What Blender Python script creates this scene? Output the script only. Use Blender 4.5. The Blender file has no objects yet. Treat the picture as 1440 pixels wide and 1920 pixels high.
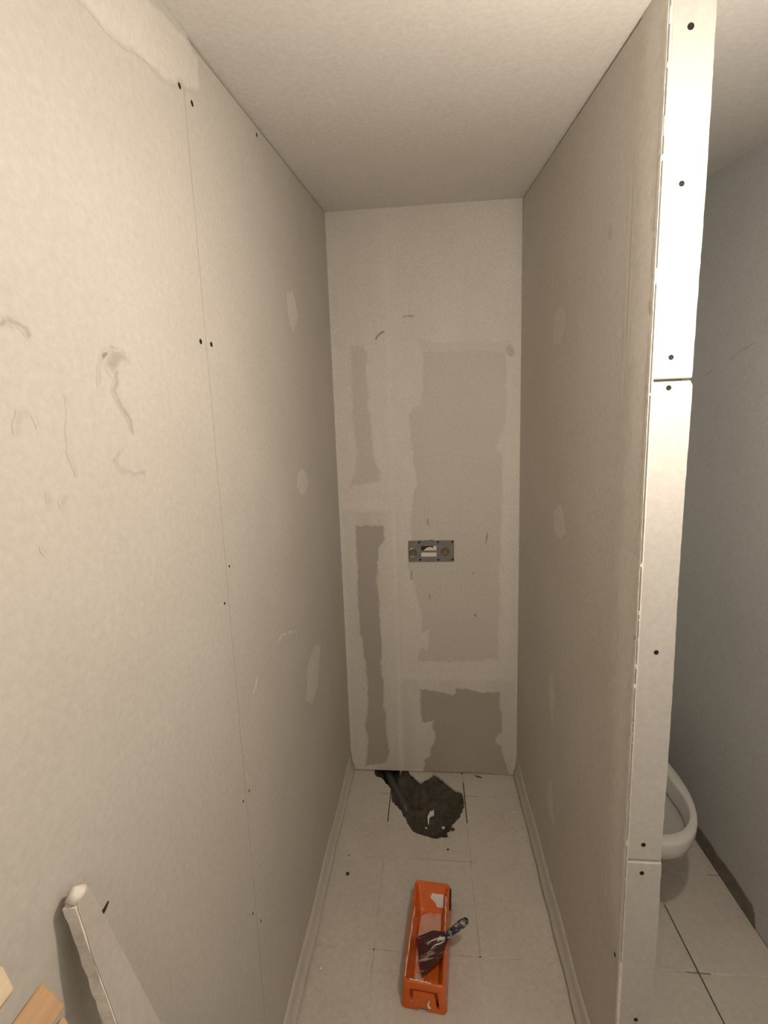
import bpy, bmesh, math, random
import numpy as np
from mathutils import Vector, Matrix

random.seed(7)
np.random.seed(7)
SC = bpy.context.scene
COL = SC.collection

# ------------------------------------------------------------------ camera, world, light, exposure
cam_data = bpy.data.cameras.new('camera')
cam_data.sensor_fit = 'HORIZONTAL'
cam_data.sensor_width = 36.0
cam_data.lens = 36.0 * 883.37 / 1440.0
cam_data.clip_start = 0.02
cam = bpy.data.objects.new('camera', cam_data)
COL.objects.link(cam)
_r = Vector((0.99495, 0.09459, -0.03359)); _u = Vector((0.01852, 0.15593, 0.98759)); _f = Vector((-0.09865, 0.98323, -0.15339))
_m = Matrix((_r, _u, -_f)).transposed().to_4x4()
_m.translation = Vector((0.4106, -2.0713, 1.6051))
cam.matrix_world = _m
SC.camera = cam

world = bpy.data.worlds.new('world'); SC.world = world
world.use_nodes = True
world.node_tree.nodes['Background'].inputs[0].default_value = (0.02, 0.02, 0.02, 1)
world.node_tree.nodes['Background'].inputs[1].default_value = 1.0

LAMP_POS = (0.78, -1.55, 1.88)
LAMP_COLOR = (1.0, 0.868, 0.725)
LAMP_STRENGTH = 575.0
FILL_LAMP_POS = (0.75, -3.0, 1.98)  # added fill lamp behind the viewer, softens the light in the niche
FILL_LAMP_STRENGTH = 190.0
SC.view_settings.view_transform = 'Standard'
SC.view_settings.look = 'None'
SC.view_settings.gamma = 1.0
SC.view_settings.use_curve_mapping = False
SC.view_settings.exposure = 0.0

# ------------------------------------------------------------------ dimensions (metres)
W = 0.795        # niche width
PT = 0.070       # partition thickness
PD = 1.186       # partition length
X2 = 1.430       # right wall of the toilet side
YF = -3.6        # wall behind the viewer
def ceil_z(x, y):
    return 2.532 + 0.188 * max(y, -2.25) - 0.009 * x
BT = 0.0125      # plasterboard thickness

# ------------------------------------------------------------------ helpers
def mesh_obj(name, verts, faces, mat=None, parent=None, smooth=False):
    me = bpy.data.meshes.new(name)
    me.from_pydata([tuple(v) for v in verts], [], faces)
    me.validate()
    bm = bmesh.new(); bm.from_mesh(me)
    bmesh.ops.recalc_face_normals(bm, faces=bm.faces)
    bm.to_mesh(me); bm.free()
    if smooth:
        me.polygons.foreach_set('use_smooth', [True] * len(me.polygons))
    o = bpy.data.objects.new(name, me)
    COL.objects.link(o)
    if mat: me.materials.append(mat)
    if parent: o.parent = parent
    return o

def empty(name, loc=(0, 0, 0), rz=0.0):
    o = bpy.data.objects.new(name, None); COL.objects.link(o)
    o.location = loc; o.rotation_euler = (0, 0, rz)
    o.empty_display_size = 0.05
    return o

def tag(o, label=None, cat=None, group=None, kind=None):
    if label: o['label'] = label
    if cat: o['category'] = cat
    if group: o['group'] = group
    if kind: o['kind'] = kind
    return o

class MB:
    def __init__(s): s.v = []; s.f = []
    def add(s, v, f):
        n = len(s.v); s.v += [tuple(p) for p in v]; s.f += [tuple(i + n for i in q) for q in f]; return s
    def box(s, a, b):
        (x0, y0, z0), (x1, y1, z1) = a, b
        return s.add([(x0,y0,z0),(x1,y0,z0),(x1,y1,z0),(x0,y1,z0),(x0,y0,z1),(x1,y0,z1),(x1,y1,z1),(x0,y1,z1)],
                     [(0,3,2,1),(4,5,6,7),(0,1,5,4),(1,2,6,5),(2,3,7,6),(3,0,4,7)])
    def prism(s, poly, f0, f1):
        """poly: 2D points; f0/f1 map a 2D point to 3D at both ends"""
        n = len(poly)
        v = [f0(p) for p in poly] + [f1(p) for p in poly]
        f = [tuple(range(n))[::-1], tuple(range(n, 2*n))] + [(i, (i+1) % n, n + (i+1) % n, n + i) for i in range(n)]
        return s.add(v, f)
    def loft(s, loops, cap0=True, cap1=True):
        n = len(loops[0]); v = [p for l in loops for p in l]; f = []
        for k in range(len(loops) - 1):
            for i in range(n):
                j = (i + 1) % n
                f.append((k*n + i, k*n + j, (k+1)*n + j, (k+1)*n + i))
        if cap0: f.append(tuple(range(n))[::-1])
        if cap1: f.append(tuple((len(loops)-1)*n + i for i in range(n)))
        return s.add(v, f)
    def tube(s, path, rad, n=12, cap=True):
        path = [Vector(p) for p in path]; loops = []
        t0 = (path[1] - path[0]).normalized()
        ref = Vector((0, 0, 1)) if abs(t0.z) < 0.9 else Vector((1, 0, 0))
        for i, p in enumerate(path):
            t = (path[min(i+1, len(path)-1)] - path[max(i-1, 0)]).normalized()
            a = t.cross(ref).normalized(); b = t.cross(a).normalized()
            r = rad[i] if isinstance(rad, (list, tuple)) else rad
            loops.append([p + a * r * math.cos(2*math.pi*k/n) + b * r * math.sin(2*math.pi*k/n) for k in range(n)])
        return s.loft(loops, cap, cap)
    def lathe(s, prof, centre, axis='z', n=20):
        """prof: (radius, height) pairs"""
        loops = []
        for r, h in prof:
            l = []
            for k in range(n):
                c, d = r*math.cos(2*math.pi*k/n), r*math.sin(2*math.pi*k/n)
                q = {'z': (c, d, h), 'x': (h, c, d), 'y': (c, h, d)}[axis]
                l.append((centre[0]+q[0], centre[1]+q[1], centre[2]+q[2]))
            loops.append(l)
        return s.loft(loops)
    def build(s, name, mat=None, parent=None, smooth=False):
        return mesh_obj(name, s.v, s.f, mat, parent, smooth)

def bevel(o, w=0.002, seg=2):
    m = o.modifiers.new('bevel', 'BEVEL'); m.width = w; m.segments = seg; m.limit_method = 'ANGLE'; m.angle_limit = 0.6
    return o

def cut(o, cutter, keep=False):
    """boolean difference applied to the mesh itself"""
    m = o.modifiers.new('cut', 'BOOLEAN'); m.operation = 'DIFFERENCE'; m.solver = 'EXACT'; m.object = cutter
    dg = bpy.context.evaluated_depsgraph_get()
    me = bpy.data.meshes.new_from_object(o.evaluated_get(dg), depsgraph=dg)
    o.modifiers.remove(m); old = o.data; o.data = me
    bpy.data.meshes.remove(old)
    if not keep: bpy.data.objects.remove(cutter, do_unlink=True)
    return o

# --- numeric fields for filler, stains and scratches that lie on the boards
def vnoise(x, y, seed=0):
    def h(i, j):
        n = np.sin(i * 127.1 + j * 311.7 + seed * 74.7) * 43758.5453
        return n - np.floor(n)
    xi, yi = np.floor(x), np.floor(y); fx, fy = x - xi, y - yi
    fx = fx*fx*(3-2*fx); fy = fy*fy*(3-2*fy)
    a = h(xi, yi)*(1-fx) + h(xi+1, yi)*fx; b = h(xi, yi+1)*(1-fx) + h(xi+1, yi+1)*fx
    return a*(1-fy) + b*fy - 0.5

def seg_dist(px, py, pts, closed):
    d = np.full(px.shape, 1e9)
    m = len(pts) if closed else len(pts) - 1
    for i in range(m):
        ax, ay = pts[i]; bx, by = pts[(i+1) % len(pts)]
        ex, ey = bx-ax, by-ay; L2 = ex*ex + ey*ey + 1e-12
        t = np.clip(((px-ax)*ex + (py-ay)*ey) / L2, 0, 1)
        d = np.minimum(d, np.hypot(px-ax-t*ex, py-ay-t*ey))
    return d

def poly_sd(px, py, pts):
    """signed distance, positive inside"""
    inside = np.zeros(px.shape, bool); n = len(pts)
    for i in range(n):
        ax, ay = pts[i]; bx, by = pts[(i+1) % n]
        c = ((ay > py) != (by > py)) & (px < (bx-ax)*(py-ay)/((by-ay) if by != ay else 1e-9) + ax)
        inside ^= c
    d = seg_dist(px, py, pts, True)
    return np.where(inside, d, -d)

def sstep(a, b, x):
    t = np.clip((x - a) / (b - a), 0, 1); return t*t*(3-2*t)

def grid_mesh(name, A, B, cover, attr, to3d, mat, parent, height=0.0006, thr=0.02, base=0.0003, mask=None):
    """faces of a grid wherever cover > thr; cover goes into a float attribute that the board material mixes by"""
    ny, nx = A.shape
    keep = cover > thr
    if mask is not None: keep = keep & mask
    fk = keep[:-1, :-1] | keep[1:, :-1] | keep[:-1, 1:] | keep[1:, 1:]
    if mask is not None: fk = fk & mask[:-1, :-1]
    idx = np.arange(ny*nx).reshape(ny, nx)
    quads = np.stack([idx[:-1, :-1][fk], idx[:-1, 1:][fk], idx[1:, 1:][fk], idx[1:, :-1][fk]], 1)
    if len(quads) == 0: return None
    used, inv = np.unique(quads, return_inverse=True); quads = inv.reshape(-1, 4)
    a, b, c = A.ravel()[used], B.ravel()[used], cover.ravel()[used]
    off = base + height * c
    P = np.stack(to3d(a, b, off), 1)
    me = bpy.data.meshes.new(name)
    me.vertices.add(len(P)); me.vertices.foreach_set('co', P.astype(np.float32).ravel())
    me.loops.add(quads.size); me.loops.foreach_set('vertex_index', quads.astype(np.int32).ravel())
    me.polygons.add(len(quads)); me.polygons.foreach_set('loop_start', np.arange(0, quads.size, 4, dtype=np.int32))
    me.update(calc_edges=True); me.validate()
    me.polygons.foreach_set('use_smooth', np.ones(len(me.polygons), bool))
    at = me.attributes.new(attr, 'FLOAT', 'POINT'); at.data.foreach_set('value', c.astype(np.float32))
    o = bpy.data.objects.new(name, me); COL.objects.link(o); me.materials.append(mat)
    if parent: o.parent = parent
    return o

def poly_patch(name, pts, attr, to3d, mat, parent, res=0.004, soft=0.006, ragged=0.006, amount=1.0, seed=1, margin=0.02, height=0.0006):
    xs, ys = [p[0] for p in pts], [p[1] for p in pts]
    A, B = np.meshgrid(np.arange(min(xs)-margin, max(xs)+margin, res), np.arange(min(ys)-margin, max(ys)+margin, res))
    wa = A + ragged*2*vnoise(A/0.02, B/0.02, seed) + ragged*vnoise(A/0.007, B/0.007, seed+5)
    wb = B + ragged*2*vnoise(A/0.02, B/0.02, seed+1) + ragged*vnoise(A/0.007, B/0.007, seed+6)
    c = amount * sstep(-soft, soft, poly_sd(wa, wb, pts))
    return grid_mesh(name, A, B, c, attr, to3d, mat, parent, height)

def stroke_patch(name, pts, width, attr, to3d, mat, parent, res=0.002, amount=1.0, seed=1, wob=0.002):
    mg = width*2 + 0.006
    xs, ys = [p[0] for p in pts], [p[1] for p in pts]
    A, B = np.meshgrid(np.arange(min(xs)-mg, max(xs)+mg, res), np.arange(min(ys)-mg, max(ys)+mg, res))
    wa = A + wob*2*vnoise(A/0.01, B/0.01, seed); wb = B + wob*2*vnoise(A/0.01, B/0.01, seed+3)
    c = amount * (1 - sstep(width*0.3, width, seg_dist(wa, wb, pts, False))) * np.clip(0.75 + 0.9*vnoise(A/0.008, B/0.008, seed+9), 0, 1)
    return grid_mesh(name, A, B, c, attr, to3d, mat, parent, 0.0001)

# ------------------------------------------------------------------ materials
def new_mat(name):
    m = bpy.data.materials.new(name); m.use_nodes = True
    nt = m.node_tree; b = nt.nodes['Principled BSDF']
    return m, nt, b
def noise(nt, scale, detail=4, rough=0.6, vec=None):
    n = nt.nodes.new('ShaderNodeTexNoise'); n.inputs['Scale'].default_value = scale
    n.inputs['Detail'].default_value = detail; n.inputs['Roughness'].default_value = rough
    if vec: nt.links.new(vec, n.inputs['Vector'])
    return n.outputs[0]
def ramp(nt, fac, a, b, p0=0.0, p1=1.0):
    r = nt.nodes.new('ShaderNodeValToRGB'); e = r.color_ramp.elements
    e[0].position = p0; e[0].color = (*a, 1); e[1].position = p1; e[1].color = (*b, 1)
    nt.links.new(fac, r.inputs[0]); return r.outputs[0]
def mix(nt, fac, a, b, mode='MIX'):
    n = nt.nodes.new('ShaderNodeMix'); n.data_type = 'RGBA'; n.blend_type = mode
    if isinstance(fac, float): n.inputs[0].default_value = fac
    else: nt.links.new(fac, n.inputs[0])
    for s, q in ((n.inputs[6], a), (n.inputs[7], b)):
        if isinstance(q, tuple): s.default_value = (*q, 1)
        else: nt.links.new(q, s)
    return n.outputs[2]
def pos(nt):
    return nt.nodes.new('ShaderNodeNewGeometry').outputs['Position']
def objco(nt):
    return nt.nodes.new('ShaderNodeTexCoord').outputs['Object']
def bump(nt, b, h, strength, dist=0.001):
    n = nt.nodes.new('ShaderNodeBump'); n.inputs['Strength'].default_value = strength; n.inputs['Distance'].default_value = dist
    nt.links.new(h, n.inputs['Height']); nt.links.new(n.outputs[0], b.inputs['Normal'])
def attr(nt, name):
    n = nt.nodes.new('ShaderNodeAttribute'); n.attribute_name = name; return n.outputs['Fac']

def board_material(name, paper, paper2, filler, rough=0.85, grain=0.025):
    m, nt, b = new_mat(name); p = pos(nt)
    base = ramp(nt, noise(nt, 3.0, 6, 0.65, p), paper, paper2, 0.3, 0.7)
    fine = ramp(nt, noise(nt, 90.0, 3, 0.7, p), (0.93, 0.93, 0.93), (1.05, 1.05, 1.05), 0.3, 0.7)
    base = mix(nt, 1.0, base, fine, 'MULTIPLY')
    fl = mix(nt, 1.0, ramp(nt, noise(nt, 14.0, 5, 0.6, p), tuple(c*0.94 for c in filler), filler, 0.3, 0.7), fine, 'MULTIPLY')
    c = mix(nt, attr(nt, 'fill'), base, fl)
    c = mix(nt, attr(nt, 'dirt'), c, (0.13, 0.11, 0.085))
    c = mix(nt, attr(nt, 'scratch'), c, (0.85, 0.82, 0.77))
    nt.links.new(c, b.inputs['Base Color'])
    b.inputs['Roughness'].default_value = rough; b.inputs['Specular IOR Level'].default_value = 0.25
    bump(nt, b, noise(nt, 160.0, 3, 0.6, p), grain, 0.0003)
    return m
M = {}
PAPER = (0.40, 0.375, 0.34)
M['board'] = board_material('grey_board_paper', (0.63, 0.595, 0.545), (0.67, 0.637, 0.585), (0.80, 0.77, 0.72))
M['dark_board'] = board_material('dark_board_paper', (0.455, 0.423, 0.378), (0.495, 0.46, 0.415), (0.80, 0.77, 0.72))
M['left_board'] = board_material('left_board_paper', (0.535, 0.507, 0.460), (0.585, 0.557, 0.510), (0.68, 0.65, 0.595))
M['white_board'] = board_material('white_board', (0.52, 0.505, 0.48), (0.56, 0.545, 0.52), (0.8, 0.78, 0.74))
M['toilet_wall'] = board_material('grey_green_wall', (0.60, 0.605, 0.59), (0.64, 0.645, 0.63), (0.5, 0.5, 0.47))
M['ceiling'] = board_material('ceiling_paint', (0.77, 0.745, 0.71), (0.80, 0.775, 0.74), (0.7, 0.7, 0.7), 0.9, 0.006)
M['cove'] = board_material('cove_trim', (0.62, 0.59, 0.54), (0.66, 0.63, 0.58), (0.6, 0.6, 0.6), 0.6)
M['room'] = board_material('room_paint', (0.76, 0.74, 0.70), (0.80, 0.78, 0.74), (0.7, 0.7, 0.7))

def plain(name, col, rough=0.6, metal=0.0, var=0.12, scale=20.0, spec=0.4, bmp=0.0):
    m, nt, b = new_mat(name); p = objco(nt)
    n = noise(nt, scale, 5, 0.6, p)
    nt.links.new(ramp(nt, n, tuple(c*(1-var) for c in col), tuple(min(1, c*(1+var)) for c in col), 0.3, 0.7), b.inputs['Base Color'])
    b.inputs['Roughness'].default_value = rough; b.inputs['Metallic'].default_value = metal; b.inputs['Specular IOR Level'].default_value = spec
    if bmp: bump(nt, b, n, bmp, 0.003)
    return m
M['core'] = plain('gypsum_core', (0.80, 0.76, 0.70), 0.95, var=0.1, scale=120, bmp=0.4)
M['dark'] = plain('dark_void', (0.035, 0.03, 0.025), 0.95)
M['stud'] = plain('stud_steel', (0.35, 0.34, 0.32), 0.5, 0.6)
M['screw'] = plain('black_screw', (0.022, 0.018, 0.014), 0.6, 0.3)
M['pvc'] = plain('grey_pipe', (0.085, 0.092, 0.09), 0.45, var=0.1)
M['ceramic'] = plain('toilet_ceramic', (0.66, 0.645, 0.61), 0.16, var=0.02, spec=0.5)
M['plate'] = plain('galvanised_plate', (0.235, 0.235, 0.22), 0.5, 0.35, var=0.15, scale=60)
M['brass'] = plain('brass', (0.30, 0.25, 0.14), 0.3, 0.8, var=0.2, scale=200)
M['chip'] = plain('white_plaster', (0.82, 0.79, 0.74), 0.9, var=0.05)
M['crumb'] = plain('dark_crumb', (0.06, 0.05, 0.04), 0.9)
M['skirt'] = plain('dark_adhesive', (0.22, 0.195, 0.165), 0.85, var=0.2, scale=30)
M['clip'] = plain('dark_clip', (0.06, 0.02, 0.012), 0.6)

m, nt, b = new_mat('floor_tile'); p = pos(nt)
c = ramp(nt, noise(nt, 5.0, 6, 0.7, p), (0.595, 0.555, 0.50), (0.66, 0.62, 0.56), 0.3, 0.7)
c = mix(nt, 1.0, c, ramp(nt, noise(nt, 60.0, 4, 0.7, p), (0.90, 0.90, 0.90), (1.06, 1.05, 1.04), 0.3, 0.7), 'MULTIPLY')
c = mix(nt, ramp(nt, noise(nt, 2.2, 5, 0.6, p), (0, 0, 0), (0.55, 0.55, 0.55), 0.5, 0.75), c, (0.69, 0.655, 0.595))
nt.links.new(c, b.inputs['Base Color']); b.inputs['Roughness'].default_value = 0.62; b.inputs['Specular IOR Level'].default_value = 0.3
bump(nt, b, noise(nt, 140.0, 3, 0.6, p), 0.15, 0.0008)
M['tile'] = m
m, nt, b = new_mat('grout'); p = pos(nt)
c = ramp(nt, noise(nt, 9.0, 5, 0.7, p), (0.46, 0.425, 0.375), (0.72, 0.685, 0.63), 0.35, 0.65)
nt.links.new(c, b.inputs['Base Color']); b.inputs['Roughness'].default_value = 0.95
M['grout'] = m
m, nt, b = new_mat('damp_screed'); p = pos(nt)
c = ramp(nt, noise(nt, 26.0, 6, 0.75, p), (0.040, 0.035, 0.026), (0.15, 0.132, 0.10), 0.3, 0.75)
nt.links.new(c, b.inputs['Base Color']); b.inputs['Roughness'].default_value = 0.95
bump(nt, b, noise(nt, 90.0, 6, 0.8, p), 0.8, 0.004)
M['soil'] = m
def orange_mat(name, film):
    m, nt, b = new_mat(name); p = objco(nt)
    c = ramp(nt, noise(nt, 12.0, 3, 0.5, p), (0.66, 0.125, 0.018), (0.76, 0.165, 0.026), 0.3, 0.7)
    f = ramp(nt, noise(nt, 26.0, 5, 0.7, p), (0, 0, 0), (1, 1, 1), 0.62 - film, 0.80 - film)
    c = mix(nt, f, c, (0.70, 0.42, 0.33))
    nt.links.new(c, b.inputs['Base Color'])
    b.inputs['Roughness'].default_value = 0.24; b.inputs['Specular IOR Level'].default_value = 0.5
    return m
M['orange'] = orange_mat('orange_plastic', 0.02)
M['orange_film'] = orange_mat('plaster_film', 0.30)
m, nt, b = new_mat('smeared_blade'); p = objco(nt)
mp = nt.nodes.new('ShaderNodeMapping'); mp.inputs['Scale'].default_value = (18, 90, 18); nt.links.new(p, mp.inputs[0])
f = ramp(nt, noise(nt, 1.0, 5, 0.7, mp.outputs[0]), (0, 0, 0), (1, 1, 1), 0.54, 0.66)
c = mix(nt, f, (0.085, 0.032, 0.030), (0.55, 0.50, 0.45))  # red-brown base paints in the reflected orange; pale streaks are plaster
nt.links.new(c, b.inputs['Base Color']); b.inputs['Metallic'].default_value = 0.0; b.inputs['Roughness'].default_value = 0.35
M['blade'] = m
m, nt, b = new_mat('smeared_handle'); p = objco(nt)
f = ramp(nt, noise(nt, 75.0, 5, 0.7, p), (0, 0, 0), (1, 1, 1), 0.48, 0.60)
c = mix(nt, f, (0.018, 0.022, 0.045), (0.45, 0.42, 0.36))
nt.links.new(c, b.inputs['Base Color']); b.inputs['Roughness'].default_value = 0.4
M['handle'] = m
def wood_mat(name, a, b_, ax):
    m, nt, b = new_mat(name); p = objco(nt)
    mp = nt.nodes.new('ShaderNodeMapping'); mp.inputs['Scale'].default_value = ax; nt.links.new(p, mp.inputs[0])
    nt.links.new(ramp(nt, noise(nt, 1.0, 5, 0.6, mp.outputs[0]), a, b_, 0.3, 0.7), b.inputs['Base Color'])
    b.inputs['Roughness'].default_value = 0.7
    return m
M['wood'] = wood_mat('orange_wood', (0.36, 0.215, 0.11), (0.48, 0.30, 0.16), (90, 4, 90))
M['pale_wood'] = wood_mat('pale_wood', (0.50, 0.40, 0.28), (0.62, 0.51, 0.37), (90, 4, 90))
m, nt, b = new_mat('lamp_glow')
b.inputs['Base Color'].default_value = (1, 1, 1, 1)
b.inputs['Emission Color'].default_value = (*LAMP_COLOR, 1); b.inputs['Emission Strength'].default_value = LAMP_STRENGTH
M['glow'] = m
m, nt, b = new_mat('fill_lamp_glow')
b.inputs['Base Color'].default_value = (1, 1, 1, 1)
b.inputs['Emission Color'].default_value = (*LAMP_COLOR, 1); b.inputs['Emission Strength'].default_value = FILL_LAMP_STRENGTH
M['fill_lamp_glow'] = m
M['lamp_white'] = plain('lamp_plastic', (0.75, 0.74, 0.72), 0.4, var=0.02)

# ------------------------------------------------------------------ measured outlines (metres, on their walls)
PAPER_WINDOWS = [[(0.085, 2.004), (0.134, 2.002), (0.151, 1.971), (0.146, 1.857), (0.155, 1.726), (0.161, 1.593), (0.172, 1.514), (0.192, 1.464), (0.189, 1.42), (0.092, 1.408), (0.047, 1.406), (0.083, 1.466), (0.09, 1.545), (0.08, 1.722), (0.085, 1.893), (0.083, 1.941)], [(0.072, 1.221), (0.202, 1.22), (0.201, 1.151), (0.176, 1.121), (0.16, 0.976), (0.165, 0.804), (0.175, 0.66), (0.165, 0.563), (0.172, 0.448), (0.172, 0.322), (0.179, 0.194), (0.188, 0.108), (0.171, 0.046), (0.065, 0.02), (0.075, 0.069), (0.086, 0.148), (0.078, 0.234), (0.095, 0.362), (0.095, 0.479), (0.088, 0.586), (0.084, 0.68), (0.069, 0.7), (0.069, 0.867), (0.068, 0.985), (0.07, 1.085)], [(0.386, 1.959), (0.461, 1.961), (0.596, 1.962), (0.656, 1.96), (0.729, 1.947), (0.736, 1.883), (0.74, 1.764), (0.737, 1.656), (0.707, 1.595), (0.7, 1.547), (0.718, 1.512), (0.725, 1.386), (0.719, 1.279), (0.716, 1.133), (0.727, 1.093), (0.709, 1.026), (0.717, 0.837), (0.703, 0.744), (0.711, 0.594), (0.626, 0.577), (0.439, 0.571), (0.333, 0.573), (0.338, 0.614), (0.357, 0.638), (0.384, 0.626), (0.393, 0.73), (0.359, 0.71), (0.361, 0.797), (0.344, 0.875), (0.327, 0.945), (0.306, 1.014), (0.304, 1.052), (0.314, 1.146), (0.325, 1.161), (0.323, 1.25), (0.334, 1.373), (0.349, 1.395), (0.35, 1.459), (0.337, 1.488), (0.335, 1.573), (0.331, 1.698), (0.342, 1.732), (0.381, 1.751), (0.384, 1.806), (0.392, 1.932)], [(0.345, 0.43), (0.407, 0.427), (0.505, 0.403), (0.517, 0.438), (0.573, 0.437), (0.633, 0.42), (0.711, 0.429), (0.719, 0.335), (0.724, 0.219), (0.693, 0.201), (0.694, 0.176), (0.72, 0.152), (0.732, 0.11), (0.751, 0.051), (0.755, 0.004), (0.352, -0.013), (0.357, 0.062), (0.385, 0.089), (0.394, 0.123), (0.414, 0.176), (0.403, 0.226), (0.408, 0.269), (0.35, 0.267), (0.344, 0.343)]]
THIN_COAT = [(0.373, 2.005), (0.461, 1.996), (0.596, 1.997), (0.755, 1.983), (0.755, 1.937), (0.729, 1.947), (0.656, 1.96), (0.461, 1.961), (0.386, 1.959)]
BACK_SCRATCH = [[(0.194, 2.022), (0.202, 2.038), (0.216, 2.048), (0.227, 2.05)], [(0.311, 2.106), (0.328, 2.11), (0.355, 2.107)], [(0.396, 1.248), (0.399, 1.219)], [(0.659, 1.178), (0.65, 1.136)], [(0.595, 1.0), (0.596, 0.993)], [(0.318, 1.008), (0.321, 0.991), (0.317, 0.979), (0.318, 0.97)], [(0.399, 0.898), (0.401, 0.879)], [(0.603, 0.806), (0.605, 0.794)]]
LEFT_TOP = [(-1.449, 2.145), (-1.411, 2.145), (-1.372, 2.155), (-1.313, 2.176), (-1.245, 2.191), (-1.211, 2.217), (-1.188, 2.22), (-1.129, 2.252), (-1.126, 2.306), (-1.172, 2.305), (-1.273, 2.277), (-1.295, 2.27)]
LSPOTS = [[(-0.631, 2.042), (-0.563, 2.066), (-0.536, 2.026), (-0.518, 1.998), (-0.584, 1.943), (-0.623, 1.958), (-0.632, 2.001)], [(-0.635, 1.504), (-0.588, 1.517), (-0.538, 1.507), (-0.512, 1.467), (-0.554, 1.436), (-0.613, 1.438), (-0.655, 1.469)], [(-0.551, 0.905), (-0.474, 0.87), (-0.543, 0.75), (-0.628, 0.729), (-0.698, 0.784), (-0.661, 0.877)]]
RSPOTS = [[(-0.517, 1.96), (-0.596, 1.963), (-0.65, 1.938), (-0.644, 1.902), (-0.605, 1.865), (-0.524, 1.868)], [(-0.566, 1.365), (-0.646, 1.396), (-0.681, 1.365), (-0.712, 1.323), (-0.655, 1.295), (-0.572, 1.294)], [(-0.556, 0.808), (-0.608, 0.841), (-0.634, 0.768), (-0.605, 0.637), (-0.572, 0.693)], [(-0.588, 0.44), (-0.616, 0.462), (-0.662, 0.33), (-0.639, 0.316), (-0.565, 0.336)]]
LSCREW = [(-1.206, 2.208), (-1.163, 2.208), (-0.812, 2.357), (-1.212, 1.791), (-1.169, 1.794), (-1.174, 1.359), (-1.21, 1.293), (-1.172, 0.847), (-1.205, 0.849), (-1.207, 0.571), (-1.17, 0.508)]
RSCREW = [(-1.159, 1.9), (-1.162, 1.403), (-1.156, 1.372), (-1.16, 0.972), (-1.158, 0.47)]
ESCREW = [(0.828, 2.224), (0.828, 2.0), (0.827, 1.727), (0.826, 1.676), (0.831, 1.188), (0.828, 0.773), (0.828, 0.707), (0.833, 0.342)]
LWHITE = [[(-0.911, 1.083), (-0.883, 1.085), (-0.851, 1.076)], [(-0.827, 1.068), (-0.802, 1.06)], [(-0.783, 1.049), (-0.75, 1.042)], [(-1.103, 1.043), (-1.079, 1.061)], [(-1.175, 0.892), (-1.172, 0.864)]]
LDIRT = [[(-1.631, 1.728), (-1.627, 1.732), (-1.619, 1.735), (-1.61, 1.73), (-1.599, 1.725)], [(-1.486, 1.719), (-1.468, 1.732), (-1.443, 1.732), (-1.435, 1.722)], [(-1.468, 1.729), (-1.479, 1.708), (-1.463, 1.707), (-1.47, 1.682), (-1.47, 1.67), (-1.448, 1.649), (-1.442, 1.63)], [(-1.488, 1.718), (-1.5, 1.688)], [(-1.489, 1.59), (-1.468, 1.601)], [(-1.489, 1.59), (-1.477, 1.577), (-1.453, 1.57), (-1.425, 1.571)], [(-1.425, 1.571), (-1.43, 1.56)], [(-1.624, 1.641), (-1.629, 1.625)], [(-1.624, 1.641), (-1.603, 1.645), (-1.603, 1.63)], [(-1.556, 1.663), (-1.565, 1.609), (-1.559, 1.577)], [(-1.601, 1.557), (-1.603, 1.549)], [(-1.585, 1.547), (-1.58, 1.55)], [(-1.62, 1.501), (-1.617, 1.498)]]
HOLE = [(0.107, 0.013), (0.113, -0.015), (0.125, -0.045), (0.152, -0.052), (0.169, -0.072), (0.185, -0.095), (0.202, -0.117), (0.21, -0.192), (0.259, -0.246), (0.266, -0.27), (0.295, -0.321), (0.315, -0.356), (0.355, -0.371), (0.402, -0.383), (0.456, -0.371), (0.451, -0.352), (0.468, -0.342), (0.477, -0.31), (0.505, -0.276), (0.522, -0.236), (0.532, -0.21), (0.534, -0.148), (0.524, -0.116), (0.502, -0.112), (0.475, -0.085), (0.402, -0.006), (0.376, -0.038), (0.339, -0.072), (0.317, -0.047), (0.304, -0.029), (0.282, -0.012), (0.264, -0.001), (0.239, -0.024), (0.239, 0.023)]


# ------------------------------------------------------------------ structure: floor
HC = [(p[0], p[1]) for p in HOLE]
def rag(poly, step, amp, seed):
    rnd = random.Random(seed); out = []
    for i in range(len(poly)):
        a, b_ = Vector(poly[i]), Vector(poly[(i+1) % len(poly)])
        n = max(1, int((b_-a).length / step))
        for k in range(n):
            q = a.lerp(b_, k/n); out.append((q.x + (rnd.random()-.5)*amp, q.y + (rnd.random()-.5)*amp))
    return out
hole_poly = rag([(x, y if y < -0.004 else 0.10) for x, y in HC if not (0.12 < x < 0.232 and y > 0)], 0.010, 0.0065, 3)
hole_poly = [(x, y) for x, y in hole_poly]
def hole_cutter(grow=0.0):
    c = MB().prism([(x + grow*(x-0.33), y + grow*(y+0.17)) for x, y in hole_poly], lambda p: (p[0], p[1], -0.3), lambda p: (p[0], p[1], 0.05))
    return c.build('cutter')

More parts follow.
